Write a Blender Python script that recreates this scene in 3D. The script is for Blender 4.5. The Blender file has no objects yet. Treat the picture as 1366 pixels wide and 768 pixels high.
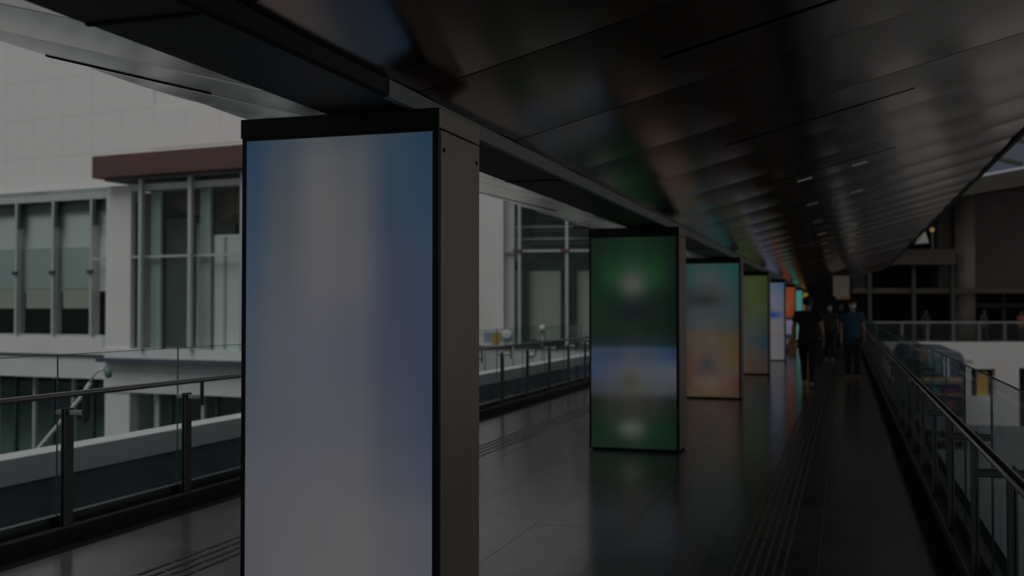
import bpy, bmesh, math, random
from mathutils import Vector, Matrix
random.seed(7)
PI = math.pi
scene = bpy.context.scene
COL = scene.collection

# ------------------------------------------------------------------ camera
cam_d = bpy.data.cameras.new('camera')
cam = bpy.data.objects.new('camera', cam_d); COL.objects.link(cam)
cam_d.sensor_width = 36.0
cam_d.lens = 1380 / 1366 * 36.0
cam_d.clip_end = 500; cam_d.clip_start = 0.05
cam.location = (0, 0, 1.6)
cam.rotation_euler = (math.radians(90 + 1.1624), 0, math.radians(17.8316))
cam_d.dof.use_dof = True
cam_d.dof.focus_distance = 5.0
cam_d.dof.aperture_fstop = 2.2
scene.camera = cam
# ------------------------------------------------------------------ world, sun, exposure
world = bpy.data.worlds.new('sky'); scene.world = world
world.use_nodes = True
wb = world.node_tree.nodes['Background']
wb.inputs[0].default_value = (0.93, 0.97, 1.0, 1)
wb.inputs[1].default_value = 1.6
sd = bpy.data.lights.new('sun', 'SUN'); sd.energy = 6.6; sd.angle = math.radians(40); sd.color = (1, 0.985, 0.96)
sun = bpy.data.objects.new('sun', sd); COL.objects.link(sun)
sun.rotation_euler = Vector((0.35, 1.0, -1.45)).to_track_quat('-Z', 'Y').to_euler()
sun.location = (-10, -30, 40)
vs = scene.view_settings
vs.view_transform = 'Standard'; vs.look = 'None'; vs.gamma = 1.0; vs.use_curve_mapping = False
vs.exposure = -3.2

# ------------------------------------------------------------------ helpers
def s2l(c):
    c = c / 255.0
    return c / 12.92 if c <= 0.04045 else ((c + 0.055) / 1.055) ** 2.4

MC = {}
def mat(name, col, rough=0.5, metal=0.0, var=0.0, scale=3.0, bump=0.0, emit=None, estr=1.0, spec=0.5, stretch=(1, 1, 1)):
    if name in MC: return MC[name]
    m = bpy.data.materials.new(name); m.use_nodes = True
    nt = m.node_tree; b = nt.nodes['Principled BSDF']
    b.inputs['Base Color'].default_value = (*col, 1)
    b.inputs['Roughness'].default_value = rough
    b.inputs['Metallic'].default_value = metal
    b.inputs['Specular IOR Level'].default_value = spec
    if var or bump:
        tc = nt.nodes.new('ShaderNodeTexCoord'); mp = nt.nodes.new('ShaderNodeMapping')
        mp.inputs['Scale'].default_value = stretch
        nz = nt.nodes.new('ShaderNodeTexNoise'); nz.inputs['Scale'].default_value = scale; nz.inputs['Detail'].default_value = 5
        nt.links.new(tc.outputs['Object'], mp.inputs[0]); nt.links.new(mp.outputs[0], nz.inputs['Vector'])
        if var:
            r = nt.nodes.new('ShaderNodeValToRGB')
            r.color_ramp.elements[0].position = 0.3; r.color_ramp.elements[1].position = 0.7
            r.color_ramp.elements[0].color = (*[c * (1 - var) for c in col], 1)
            r.color_ramp.elements[1].color = (*[min(1, c * (1 + var)) for c in col], 1)
            nt.links.new(nz.outputs[0], r.inputs[0]); nt.links.new(r.outputs[0], b.inputs['Base Color'])
        if bump:
            bp = nt.nodes.new('ShaderNodeBump'); bp.inputs['Strength'].default_value = bump; bp.inputs['Distance'].default_value = 0.01
            nt.links.new(nz.outputs[0], bp.inputs['Height']); nt.links.new(bp.outputs[0], b.inputs['Normal'])
    if emit:
        b.inputs['Emission Color'].default_value = (*emit, 1); b.inputs['Emission Strength'].default_value = estr
    MC[name] = m; return m

def glass(name, tint, ior=1.5, rough=0.0):
    if name in MC: return MC[name]
    m = bpy.data.materials.new(name); m.use_nodes = True
    nt = m.node_tree
    for n in list(nt.nodes): nt.nodes.remove(n)
    o = nt.nodes.new('ShaderNodeOutputMaterial'); mx = nt.nodes.new('ShaderNodeMixShader')
    t = nt.nodes.new('ShaderNodeBsdfTransparent'); g = nt.nodes.new('ShaderNodeBsdfGlossy'); lw = nt.nodes.new('ShaderNodeLayerWeight'); lw.inputs['Blend'].default_value = .5
    pw = nt.nodes.new('ShaderNodeMath'); pw.operation = 'POWER'; pw.inputs[1].default_value = 5
    f = nt.nodes.new('ShaderNodeMapRange'); f.inputs[3].default_value = .32 * (ior - 1) ** 2 / (ior + 1) ** 2; f.inputs[4].default_value = .42
    nt.links.new(lw.outputs['Facing'], pw.inputs[0]); nt.links.new(pw.outputs[0], f.inputs[0])
    t.inputs[0].default_value = (*tint, 1); g.inputs['Roughness'].default_value = rough
    nt.links.new(f.outputs[0], mx.inputs[0]); nt.links.new(t.outputs[0], mx.inputs[1]); nt.links.new(g.outputs[0], mx.inputs[2])
    nt.links.new(mx.outputs[0], o.inputs[0])
    MC[name] = m; return m

def screen_mat():
    m = bpy.data.materials.new('screen_light'); m.use_nodes = True
    nt = m.node_tree; b = nt.nodes['Principled BSDF']
    b.inputs['Base Color'].default_value = (0.01, 0.01, 0.01, 1); b.inputs['Roughness'].default_value = 0.35
    a = nt.nodes.new('ShaderNodeAttribute'); a.attribute_name = 'picture'
    nt.links.new(a.outputs['Color'], b.inputs['Emission Color']); b.inputs['Emission Strength'].default_value = 1.0
    return m

class MB:
    def __init__(s): s.v = []; s.f = []; s.sm = []
    def add(s, vs_, fs, smooth=False):
        n = len(s.v); s.v += [tuple(v) for v in vs_]; s.f += [[n + i for i in f] for f in fs]; s.sm += [smooth] * len(fs); return s
    def box(s, x0, x1, y0, y1, z0, z1):
        v = [(x, y, z) for z in (z0, z1) for y in (y0, y1) for x in (x0, x1)]
        return s.add(v, [(0, 2, 3, 1), (4, 5, 7, 6), (0, 1, 5, 4), (2, 6, 7, 3), (0, 4, 6, 2), (1, 3, 7, 5)])
    def prism(s, pts, axis, a, b):
        """pts: 2D outline; axis = extrusion axis ('x','y','z') from a to b"""
        def P(p, t):
            return {'x': (t, p[0], p[1]), 'y': (p[0], t, p[1]), 'z': (p[0], p[1], t)}[axis]
        n = len(pts); v = [P(p, a) for p in pts] + [P(p, b) for p in pts]
        return s.add(v, [list(range(n))[::-1], list(range(n, 2 * n))] + [(i, (i + 1) % n, n + (i + 1) % n, n + i) for i in range(n)])
    def tube(s, pts, r, n=12, cap=True):
        pts = [Vector(p) for p in pts]; rs = r if isinstance(r, (list, tuple)) else [r] * len(pts)
        V = []
        for i, p in enumerate(pts):
            d = (pts[min(i + 1, len(pts) - 1)] - pts[max(i - 1, 0)]).normalized()
            u = d.cross(Vector((0, 0, 1)))
            if u.length < 1e-3: u = Vector((1, 0, 0))
            u.normalize(); w = d.cross(u)
            V += [p + (u * math.cos(2 * PI * k / n) + w * math.sin(2 * PI * k / n)) * rs[i] for k in range(n)]
        F = [(i * n + k, i * n + (k + 1) % n, (i + 1) * n + (k + 1) % n, (i + 1) * n + k) for i in range(len(pts) - 1) for k in range(n)]
        s.add(V, F, True)
        if cap: s.add(V[:n], [list(range(n))]); s.add(V[-n:], [list(range(n))])
        return s
    def ball(s, c, r, nu=14, nv=9):
        r = r if isinstance(r, (tuple, list)) else (r, r, r)
        V = [(c[0] + r[0] * math.sin(PI * j / nv) * math.cos(2 * PI * i / nu), c[1] + r[1] * math.sin(PI * j / nv) * math.sin(2 * PI * i / nu), c[2] + r[2] * math.cos(PI * j / nv)) for j in range(nv + 1) for i in range(nu)]
        F = [(j * nu + i, j * nu + (i + 1) % nu, (j + 1) * nu + (i + 1) % nu, (j + 1) * nu + i) for j in range(nv) for i in range(nu)]
        return s.add(V, F, True)
    def mesh(s, name):
        me = bpy.data.meshes.new(name); me.from_pydata(s.v, [], s.f)
        me.polygons.foreach_set('use_smooth', s.sm)
        bm = bmesh.new(); bm.from_mesh(me); bmesh.ops.remove_doubles(bm, verts=bm.verts, dist=1e-5)
        bmesh.ops.recalc_face_normals(bm, faces=bm.faces); bm.to_mesh(me); bm.free()
        return me
    def build(s, name, m, parent=None, bevel=0.0, loc=None):
        o = bpy.data.objects.new(name, s.mesh(name)); COL.objects.link(o)
        if m: o.data.materials.append(m)
        if parent: o.parent = parent
        if loc: o.location = loc
        if bevel:
            bv = o.modifiers.new('bevel', 'BEVEL'); bv.width = bevel; bv.segments = 2; bv.limit_method = 'ANGLE'
        return o

def empty(name, loc=(0, 0, 0), rz=0.0):
    o = bpy.data.objects.new(name, None); COL.objects.link(o); o.location = loc; o.rotation_euler = (0, 0, rz); o.empty_display_size = 0.2
    return o
def tag(o, label=None, cat=None, group=None, kind=None):
    if label: o['label'] = label
    if cat: o['category'] = cat
    if group: o['group'] = group
    if kind: o['kind'] = kind
    return o
def inst(src, name, parent, loc, rot=None):
    o = src.copy(); o.name = name; COL.objects.link(o); o.parent = parent; o.location = loc
    if rot: o.rotation_euler = rot
    return o
def copy_tree(o, parent=None):
    c = o.copy(); COL.objects.link(c); c.parent = parent
    for ch in list(o.children): copy_tree(ch, c)
    return c

# ------------------------------------------------------------------ materials
def tile_mat():
    m = bpy.data.materials.new('dark_stone_tile'); m.use_nodes = True
    nt = m.node_tree; b = nt.nodes['Principled BSDF']
    tc = nt.nodes.new('ShaderNodeTexCoord'); oi = nt.nodes.new('ShaderNodeObjectInfo')
    ge = nt.nodes.new('ShaderNodeNewGeometry')
    nz = nt.nodes.new('ShaderNodeTexNoise'); nz.inputs['Scale'].default_value = 2.2; nz.inputs['Detail'].default_value = 6
    nt.links.new(ge.outputs['Position'], nz.inputs['Vector'])
    r = nt.nodes.new('ShaderNodeValToRGB'); r.color_ramp.elements[0].position = .3; r.color_ramp.elements[1].position = .7
    r.color_ramp.elements[0].color = (0.066, 0.064, 0.060, 1); r.color_ramp.elements[1].color = (0.105, 0.101, 0.094, 1)
    nt.links.new(nz.outputs[0], r.inputs[0])
    mx = nt.nodes.new('ShaderNodeMix'); mx.data_type = 'RGBA'; mx.blend_type = 'MULTIPLY'; mx.inputs[0].default_value = 1
    mr = nt.nodes.new('ShaderNodeMapRange'); mr.inputs[3].default_value = .82; mr.inputs[4].default_value = 1.15
    nt.links.new(oi.outputs['Random'], mr.inputs[0]); nt.links.new(r.outputs[0], mx.inputs[6]); nt.links.new(mr.outputs[0], mx.inputs[7])
    nt.links.new(mx.outputs[2], b.inputs['Base Color'])
    n2 = nt.nodes.new('ShaderNodeTexNoise'); n2.inputs['Scale'].default_value = 5; n2.inputs['Detail'].default_value = 4
    nt.links.new(ge.outputs['Position'], n2.inputs['Vector'])
    rr = nt.nodes.new('ShaderNodeMapRange'); rr.inputs[3].default_value = .13; rr.inputs[4].default_value = .24
    nt.links.new(n2.outputs[0], rr.inputs[0]); nt.links.new(rr.outputs[0], b.inputs['Roughness'])
    b.inputs['Specular IOR Level'].default_value = 0.6
    bp = nt.nodes.new('ShaderNodeBump'); bp.inputs['Strength'].default_value = .06; bp.inputs['Distance'].default_value = .004
    n3 = nt.nodes.new('ShaderNodeTexNoise'); n3.inputs['Scale'].default_value = 30
    nt.links.new(ge.outputs['Position'], n3.inputs['Vector'])
    nt.links.new(n3.outputs[0], bp.inputs['Height']); nt.links.new(bp.outputs[0], b.inputs['Normal'])
    return m
def far_tile_mat():
    m = tile_mat(); m.name = 'far_stone_tile'; nt = m.node_tree; b = nt.nodes['Principled BSDF']
    ge = nt.nodes.new('ShaderNodeNewGeometry'); mp = nt.nodes.new('ShaderNodeMapping')
    mp.inputs['Location'].default_value = (0.5 / 0.675, 0, 0); mp.inputs['Scale'].default_value = (1 / .675, 1 / 1.35, 1)
    br = nt.nodes.new('ShaderNodeTexBrick'); br.offset = 0; br.inputs['Scale'].default_value = 1
    br.inputs['Brick Width'].default_value = 1; br.inputs['Row Height'].default_value = 1; br.inputs['Mortar Size'].default_value = .006
    br.inputs['Color1'].default_value = (1, 1, 1, 1); br.inputs['Color2'].default_value = (.85, .85, .85, 1); br.inputs['Mortar'].default_value = (.3, .3, .3, 1)
    nt.links.new(ge.outputs['Position'], mp.inputs[0]); nt.links.new(mp.outputs[0], br.inputs[0])
    src = b.inputs['Base Color'].links[0].from_socket
    mx = nt.nodes.new('ShaderNodeMix'); mx.data_type = 'RGBA'; mx.blend_type = 'MULTIPLY'; mx.inputs[0].default_value = 1
    nt.links.new(src, mx.inputs[6]); nt.links.new(br.outputs[0], mx.inputs[7]); nt.links.new(mx.outputs[2], b.inputs['Base Color'])
    return m
M_tile = tile_mat(); M_fartile = far_tile_mat()
M_black = mat('black_metal', (.007, .008, .010), .45, 0.0, spec=.25)
M_blackmatte = mat('black_gap', (.006, .006, .007), .8, spec=.2)
M_beam = mat('dark_painted_beam', (.010, .0105, .011), .5, 0.0, .15, 2, spec=.25)
M_lip = mat('grey_trim_metal', (.30, .31, .31), .5, .5)
M_ceil = mat('dark_bronze_panel', (.36, .27, .225), .17, 1.0, .06, 1.2)
M_wing = mat('pale_metal_panel', (.90, .875, .85), .20, 1.0, .06, 1.5)
M_side = mat('brown_grey_metal', (.40, .32, .26), .42, .5, .05, 8, stretch=(1, 1, .1))
M_steel = mat('brushed_steel', (.36, .36, .35), .3, 1.0, .08, 10)
M_steeld = mat('dark_steel', (.10, .105, .11), .32, 1.0)
M_postm = mat('post_steel', (.13, .13, .125), .35, 1.0)
M_brass = mat('warm_steel_edge', (.22, .19, .14), .4, .9)
M_curb = mat('dark_curb', (.022, .023, .024), .5)
M_gutter = mat('dark_ledge_coating', (.009, .013, .017), .9, 0, .2, 2, spec=.1)
M_glass = glass('rail_glass', (.93, .965, .965))
M_win = glass('window_glass', (.88, .93, .92), 1.6)
M_wind = glass('dark_window_glass', (.78, .86, .85), 1.7)
M_white = mat('white_render', (.86, .845, .825), .7, 0, .02, .8)
M_white2 = mat('white_column_paint', (.78, .775, .755), .6, 0, .04, 1)
M_kerb = mat('pale_concrete_kerb', (.72, .72, .72), .7, 0, .06, 2)
M_maroon = mat('maroon_fascia_paint', (.13, .065, .06), .5, 0, .08, 1)
M_mull = mat('pale_mullion', (.50, .56, .55), .4, .2)
M_mulld = mat('dark_green_mullion', (.05, .08, .075), .4, .2)
M_int = mat('interior_grey_green', (.26, .30, .28), .8, 0, .3, .5)
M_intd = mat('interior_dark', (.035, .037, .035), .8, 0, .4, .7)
M_beige = mat('beige_blind', (.55, .51, .44), .8)
M_frost = mat('frosted_band', (.52, .56, .55), .6)
M_brown = mat('dark_brown_cladding', (.085, .066, .052), .6, 0, .15, .4)
M_browncol = mat('taupe_column', (.30, .245, .215), .45, 0, .05, 1)
M_asphalt = mat('asphalt', (.05, .052, .055), .85, 0, .25, .3, .2)
M_pave = mat('pale_paving', (.13, .145, .15), .8, 0, .1, .5)

# ------------------------------------------------------------------ floor
FY0, FY1, TY1 = -9.0, 57.4, 18.0
floor = tag(empty('floor', (0, 0, 0)), 'dark glossy stone tile floor of the elevated walkway', kind='structure')
MB().box(-4.9, .52, FY0, FY1, -.30, -.004).build('floor_slab', mat('tile_joint', (.035, .034, .032), .8), floor)
tw, tl, gp = .675, 1.35, .002
proto = None; ty = 0.675
MB().box(-4.9, .5, FY0, ty, -.012, 0).build('floor_finish', M_fartile, floor)
for i in range(8):
    y = ty
    while y < TY1 - .1:
        if proto is None:
            proto = MB().box(gp / 2, tw - gp / 2, gp / 2, tl - gp / 2, -.012, 0).build('tile', M_tile, floor, .0006); o = proto
        else: o = inst(proto, 'tile', floor, (0, 0, 0))
        o.location = (-4.9 + i * tw, y, random.uniform(-.0006, .0006)); y += tl
TY1 = y
MB().box(-4.9, .5, TY1, FY1, -.012, 0).build('floor_finish', M_fartile, floor)
# tactile guiding bars
M_tact = mat('tactile_bar_stone', (.022, .022, .022), .45)
M_tact2 = mat('tactile_bar_brown', (.17, .155, .13), .35, .3)
for x0, n, pitch, w, mt in ((-4.06, 4, .092, .03, M_tact), (-.655, 6, .058, .020, M_tact2)):
    pb = None; rest = MB()
    for r in range(n):
        y = 3.9 + (r % 2) * .11 + r * .03
        while y < 56:
            if y < 13.5:
                if pb is None:
                    pb = MB().box(-w / 2, w / 2, 0, .31, 0, .005).build('tactile_bar', mt, floor, .002); o = pb
                else: o = inst(pb, 'tactile_bar', floor, (0, 0, 0))
                o.location = (x0 + r * pitch, y, 0)
            else:
                rest.box(x0 + r * pitch - w / 2, x0 + r * pitch + w / 2, y, y + .31, 0, .005)
            y += .345
    tag(rest.build('tactile_bars', mt, floor), kind='stuff')
MB().box(-.1715, -.1655, .7, 56, .0, .0012).build('inlay_line', mat('pale_joint', (.22, .21, .19), .4, .4), floor)

# ------------------------------------------------------------------ balustrades
def balustrade(side, xb, label, ys):
    """side -1: left, +1: right. xb = post line."""
    t = tag(empty('glass_balustrade', (xb, 0, 0)), label, 'railing')
    s = side; gtop = 1.275 if side < 0 else 1.215
    def bx(mb, a, b, *r):  # mirrored box in x, a/b outward offsets
        lo, hi = sorted((a * s, b * s)); return mb.box(lo, hi, *r)
    cur = MB(); bx(cur, -.03, .13, FY0, FY1, -.25, .085); cur.build('curb', M_curb, t)
    bx(MB(), -.036, -.026, FY0, FY1, .085, .10).build('curb_edge', M_brass, t)
    bx(MB(), .06, .12, FY0, FY1, .085, .16).build('glass_channel', M_steeld, t)
    hr = MB().tube([(-.145 * s, FY0, 1.02), (-.145 * s, FY1, 1.02)], .021, 14); hr.build('handrail', M_steel, t)
    p0 = b0 = c0 = g0 = None
    for k, y in enumerate(ys):
        if p0 is None:
            m = MB(); bx(m, -.018, -.007, -.045, .045, .085, .91); bx(m, .007, .018, -.045, .045, .085, .91)
            bx(m, -.007, .007, -.030, .030, .10, .89)
            p0 = m.build('post', M_postm, t, .003)
            m = MB(); bx(m, -.140, -.018, -.022, .022, .862, .896); bx(m, .018, .083, -.022, .022, .862, .896)
            b0 = m.build('bracket', M_steel if side < 0 else M_steeld, t, .004)
            m = MB(); bx(m, -.150, -.140, -.020, .020, .81, 1.00)
            c0 = m.build('rail_stem', M_steeld, t)
            m = MB(); bx(m, .0855, .0975, .006, pitch_y - .006, .10, gtop)
            g0 = m.build('glass_panel', M_glass, t)
            e0 = MB(); bx(e0, .085, .098, .003, .0058, .10, gtop); bx(e0, .0855, .0975, .006, pitch_y - .006, gtop + .0005, gtop + .005)
            e0 = e0.build('glass_edge', mat('glass_edge_green', (.02, .07, .075), .15), g0)
            for o in (p0, b0, c0, g0): o.location = (0, y, 0)
        else:
            inst(p0, 'post', t, (0, y, 0)); inst(b0, 'bracket', t, (0, y, 0)); inst(c0, 'rail_stem', t, (0, y, 0))
            copy_tree(g0, t).location = (0, y, 0)
    return t
pitch_y = 1.375
balustrade(-1, -5.17, 'long glass and steel balustrade on the left side, behind the lit kiosks', [5.94 + pitch_y * k for k in range(-6, 37)])
balustrade(1, .69, 'long glass and steel balustrade on the right side of the walkway', [4.985 + pitch_y * k for k in range(-6, 37)])
# dark gutters between tiles and curbs, outer ledges and kerbs
tag(MB().box(-5.139, -4.9, FY0, FY1, -.3, -.02).build('trim_1', M_blackmatte), 'black recessed gap beside left curb', kind='structure')
tag(MB().box(.52, .651, FY0, FY1, -.3, -.02).build('trim_2', M_blackmatte), 'black recessed gap beside right curb', kind='structure')
lg = tag(empty('bridge_ledge', (-5.301, 0, 0)), 'dark outer ledge with a pale kerb beyond the left balustrade', 'ledge')
MB().box(-1.55, 0, FY0, FY1, -.25, .08).build('ledge_top', M_gutter, lg)
MB().box(-1.85, -1.55, FY0, FY1, -.9, .31).build('kerb', M_kerb, lg, .01)
MB().box(-1.9, 0, FY0, FY1, -.9, -.25).build('girder', M_curb, lg)
rg = tag(empty('bridge_ledge', (.821, 0, 0)), 'narrow dark outer ledge just outside the right balustrade', 'ledge')
MB().box(0, .12, FY0, FY1, -.9, .06).build('ledge_top', M_gutter, rg)
tag(MB().box(-4.9, .62, FY0, FY1, -.9, -.32).build('bridge_deck', M_curb), 'dark deck slab carrying the walkway floor', 'deck')

# ------------------------------------------------------------------ roof: ceiling, beam, outer wing
SL = .262
RX0, RX1 = -1.90, 1.90
ceiling = tag(empty('ceiling', (RX0, 0, 2.60)), 'dark reflective metal panel ceiling rising to the right', kind='structure')
def panel_mesh(w, pitch, slot=None, sag=.009, sgn=1, n=8, m=8):
    """curved panel hanging down; local x 0..w along slope, y 0..pitch"""
    mb = MB(); g = .004
    xs = [0, w]
    if slot: xs = [0, slot[0], slot[1], w]
    def z(x, y): return SL * x - sag * (1 - ((y - pitch / 2) / (pitch / 2)) ** 2)
    def strip(x0, x1, y0, y1, k):
        V = []; 
        for i in range(k + 1):
            y = y0 + (y1 - y0) * i / k
            V += [(sgn * x0, y, z(x0, y)), (sgn * x1, y, z(x1, y))]
        mb.add(V, [(2 * i, 2 * i + 1, 2 * i + 3, 2 * i + 2) for i in range(k)], True)
    hw = .028
    if slot:
        for a, b, full in ((0, slot[0], 1), (slot[0], slot[1], 0), (slot[1], w, 1)):
            strip(a, b, g, pitch / 2 - hw, n // 2); strip(a, b, pitch / 2 + hw, pitch - g, n // 2)
            if full: strip(a, b, pitch / 2 - hw, pitch / 2 + hw, 1)
    else: strip(0, w, g, pitch - g, n)
    # folded rims
    for y in (g, pitch - g):
        mb.add([(0, y, z(0, y) + .0006), (sgn * w, y, z(w, y) + .0006), (sgn * w, y, z(w, y) + .05), (0, y, z(0, y) + .05)], [(0, 1, 2, 3)])
    return mb
W = RX1 - RX0; CP = 1.46
pp = ps = sl0 = None
M_slot = mat('slot_diffuser', (.16, .18, .18), .5)
SX = (1.03, 2.40)
for k in range(-6, 36):
    y = 2.97 + CP * k
    slot = (k % 2 == 1)
    if slot and ps is None:
        ps = panel_mesh(W, CP, SX).build('ceiling_panel', M_ceil, ceiling); o = ps
    elif not slot and pp is None:
        pp = panel_mesh(W, CP).build('ceiling_panel', M_ceil, ceiling); o = pp
    else: o = inst(ps if slot else pp, 'ceiling_panel', ceiling, (0, 0, 0))
    o.location = (0, y, 0); o.rotation_euler = (math.radians(random.uniform(-.12, .12)), math.radians(random.uniform(-.1, .1)), 0)
    if slot:
        if sl0 is None:
            sl0 = MB()
            sl0.prism([(SX[0], SL * SX[0] + .006), (SX[1], SL * SX[1] + .006), (SX[1], SL * SX[1] + .05), (SX[0], SL * SX[0] + .05)], 'y', -.024, .024)
            sl0 = sl0.build('light_slot', M_slot, ceiling); o = sl0
        else: o = inst(sl0, 'light_slot', ceiling, (0, 0, 0))
        o.location = (0, y + CP / 2, 0)
# small glowing dashes added as lamp reflections on panels further along
M_dash = mat('reflection_glow', (.6, .58, .52), .3, emit=(1, .93, .8), estr=.35)
d0 = None
for yy in (11.5, 14.2, 17.1, 19.9, 22.8, 25.7, 28.5):
    for xx in (-.40, .16):
        lx = xx - RX0
        if d0 is None:
            d0 = MB().prism([(-.075, -SL * .075 - .010), (.075, SL * .075 - .010), (.075, SL * .075 + .02), (-.075, -SL * .075 + .02)], 'y', -.02, .02).build('reflection_dash', M_dash, ceiling); o = d0
        else: o = inst(d0, 'reflection_dash', ceiling, (0, 0, 0))
        o.location = (lx, yy, SL * lx - .002)
# edge trim of ceiling on the right
MB().prism([(W, SL * W - .03), (W + .05, SL * W - .03), (W + .05, SL * W + .35), (W, SL * W + .35)], 'y', -6, 55.6).build('ceiling_edge', M_beam, ceiling)
# roof slab on top (keeps daylight out)
MB().prism([(0, .06), (W + .05, SL * (W + .05) + .06), (W + .05, SL * W + .40), (0, .45)], 'y', -6, 55.6).build('roof_slab', M_beam, ceiling)

beam = tag(empty('roof_beam', (0, 0, 2.52)), 'long black box beam running above the kiosks under the roof', 'beam')
MB().prism([(-2.325, 0), (-1.90, 0), (-1.885, .015), (-1.885, .40), (-2.325, .40)], 'y', -6, 55.5).build('beam_body', M_beam, beam)
MB().prism([(-1.905, -.004), (-1.878, .0), (-1.878, .078), (-1.89, .078)], 'y', 4.10, 55.5).build('beam_trim', M_lip, beam)
# joint plates of the beam (fine recess lines every few metres)
j0 = None
for y in (-1.6, 2.75, 7.1, 11.45, 15.8, 20.1):
    if j0 is None: j0 = MB().box(-2.33, -1.91, -.010, .010, -.005, .35).build('joint_cover', M_blackmatte, beam); o = j0
    else: o = inst(j0, 'joint_cover', beam, (0, 0, 0))
    o.location = (0, y, 0)

wing = tag(empty('canopy_wing', (-2.325, 0, 2.53)), 'pale metal panelled canopy wing sloping up outside the black roof beam', 'canopy')
WW = 2.0
w0 = None; wp = 1.17
for k in range(-7, 45):
    y = 2.78 + wp * k
    if w0 is None: w0 = panel_mesh(WW, wp, None, .012, -1).build('canopy_panel', M_wing, wing); o = w0
    else: o = inst(w0, 'canopy_panel', wing, (0, 0, 0))
    o.location = (0, y, 0); o.rotation_euler = (math.radians(random.uniform(-.25, .25)), 0, 0)
q0 = None
for k in range(0, 14):
    if q0 is None:
        q0 = MB().prism([(-2.0, SL * 2.0 - .017), (-.92, SL * .92 - .017), (-.92, SL * .92 - .005), (-2.0, SL * 2.0 - .005)], 'y', -.014, .014).build('light_slot', M_blackmatte, wing); o = q0
    else: o = inst(q0, 'light_slot', wing, (0, 0, 0))
    o.location = (0, 4.78 + 3.51 * k, 0)
MB().prism([(0, .05), (-WW, SL * WW + .05), (-WW, SL * WW + .1), (0, .3)], 'y', -6, 55.5).build('roof_slab', M_kerb, wing)

# ------------------------------------------------------------------ kiosks
KW, KT, KH = 1.024, .55, 2.517
KX0 = -2.78; KY0 = 4.37; KP = 7.15
M_screen = screen_mat()
def sm(t): return t * t * (3 - 2 * t)
def grid_color(rows, u, v):
    """rows: list of (v, [colours left..right]); smooth blend"""
    for i in range(len(rows) - 1):
        if v <= rows[i + 1][0] or i == len(rows) - 2: break
    a, b = rows[i], rows[i + 1]
    t = min(1, max(0, (v - a[0]) / max(1e-6, b[0] - a[0]))); t = sm(t)
    def hor(cs):
        if len(cs) == 1: return cs[0]
        p = u * (len(cs) - 1); j = min(int(p), len(cs) - 2); w = sm(p - j)
        return [cs[j][c] * (1 - w) + cs[j + 1][c] * w for c in range(3)]
    A, B = hor(a[1]), hor(b[1])
    return [A[c] * (1 - t) + B[c] * t for c in range(3)]
EXPO = 2 ** 3.2
def screen(parent, rows, blobs, lev=1.0, sat=1.0, nu=40, nv=96):
    x0, x1, z0, z1 = .024, KW - .030, .035, KH - .105
    V = [(x0 + (x1 - x0) * i / nu, -.002, z1 + (z0 - z1) * j / nv) for j in range(nv + 1) for i in range(nu + 1)]
    F = [(j * (nu + 1) + i, (j + 1) * (nu + 1) + i, (j + 1) * (nu + 1) + i + 1, j * (nu + 1) + i + 1) for j in range(nv) for i in range(nu)]
    me = bpy.data.meshes.new('screen'); me.from_pydata(V, [], F)
    at = me.color_attributes.new('picture', 'FLOAT_COLOR', 'POINT')
    data = []
    for j in range(nv + 1):
        for i in range(nu + 1):
            u, v = i / nu, j / nv
            c = grid_color(rows, u, v)
            for (bu, bv, su, sv, col, al) in blobs:
                w = al * math.exp(-(((u - bu) / su) ** 2 + ((v - bv) / sv) ** 2))
                c = [c[k] * (1 - w) + col[k] * w for k in range(3)]
            g_ = sum(c) / 3; c = [(g_ + (a - g_) * sat) * lev for a in c]
            data += [s2l(max(0, a)) * EXPO for a in c] + [1]
    at.data.foreach_set('color', data)
    o = bpy.data.objects.new('screen', me); COL.objects.link(o); o.parent = parent; me.materials.append(M_screen)
    # give it thickness: a backing tray
    return o
kproto = {}
def kiosk(i, label, rows, blobs, lev=1.0, sat=1.0):
    t = tag(empty('advertising_kiosk', (KX0, KY0 + KP * i, 0)), label, 'kiosk', None)
    if not kproto:
        L = []
        L.append(MB().box(.012, KW - .012, .03, KT - .02, .012, KH - .09).build('body', M_black, t))
        L.append(MB().box(.03, KW - .03, .04, KT - .05, 0, .03).build('plinth', M_blackmatte, t))
        m = MB()
        m.box(0, .022, -.004, .03, .012, KH - .092); m.box(KW - .028, KW - .001, -.004, .03, .012, KH - .092)
        m.box(.022, KW - .028, -.004, .03, .012, .034); m.box(.022, KW - .028, -.004, .03, KH - .106, KH - .092)
        L.append(m.build('bezel', M_black, t, .002))
        L.append(MB().box(-.006, KW + .003, -.008, 0.0, KH - .092, KH).build('cap_front', M_black, t))
        L.append(MB().box(-.004, KW + .002, .0, KT, KH - .089, KH).build('cap', M_side, t, .004))
        for x0, x1 in ((KW - .012, KW), (0, .012)):
            L.append(MB().box(x0, x1, .032, KT, .03, KH - .096).build('side_panel', M_side, t, .002))
            if x0 > .5: SP = L[-1]
        L.append(MB().box(.425, .446, .03, .05, KH - .002, KH + .05).build('top_bracket', M_kerb, t))
        for y in (.062, KT - .045):
            m = MB(); zz = KH - .185
            m.tube([(KW + .0002, y, zz), (KW + .003, y, zz)], .011, 10); m.build('screw', M_blackmatte, SP)
        L.append(MB().box(.012, KW - .012, KT - .02, KT - .004, .03, KH - .096).build('back_panel', M_side, t, .002))
        kproto['L'] = L
    else:
        for s in kproto['L']: copy_tree(s, t)
    screen(t, rows, blobs, lev, sat)
    return t
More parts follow.
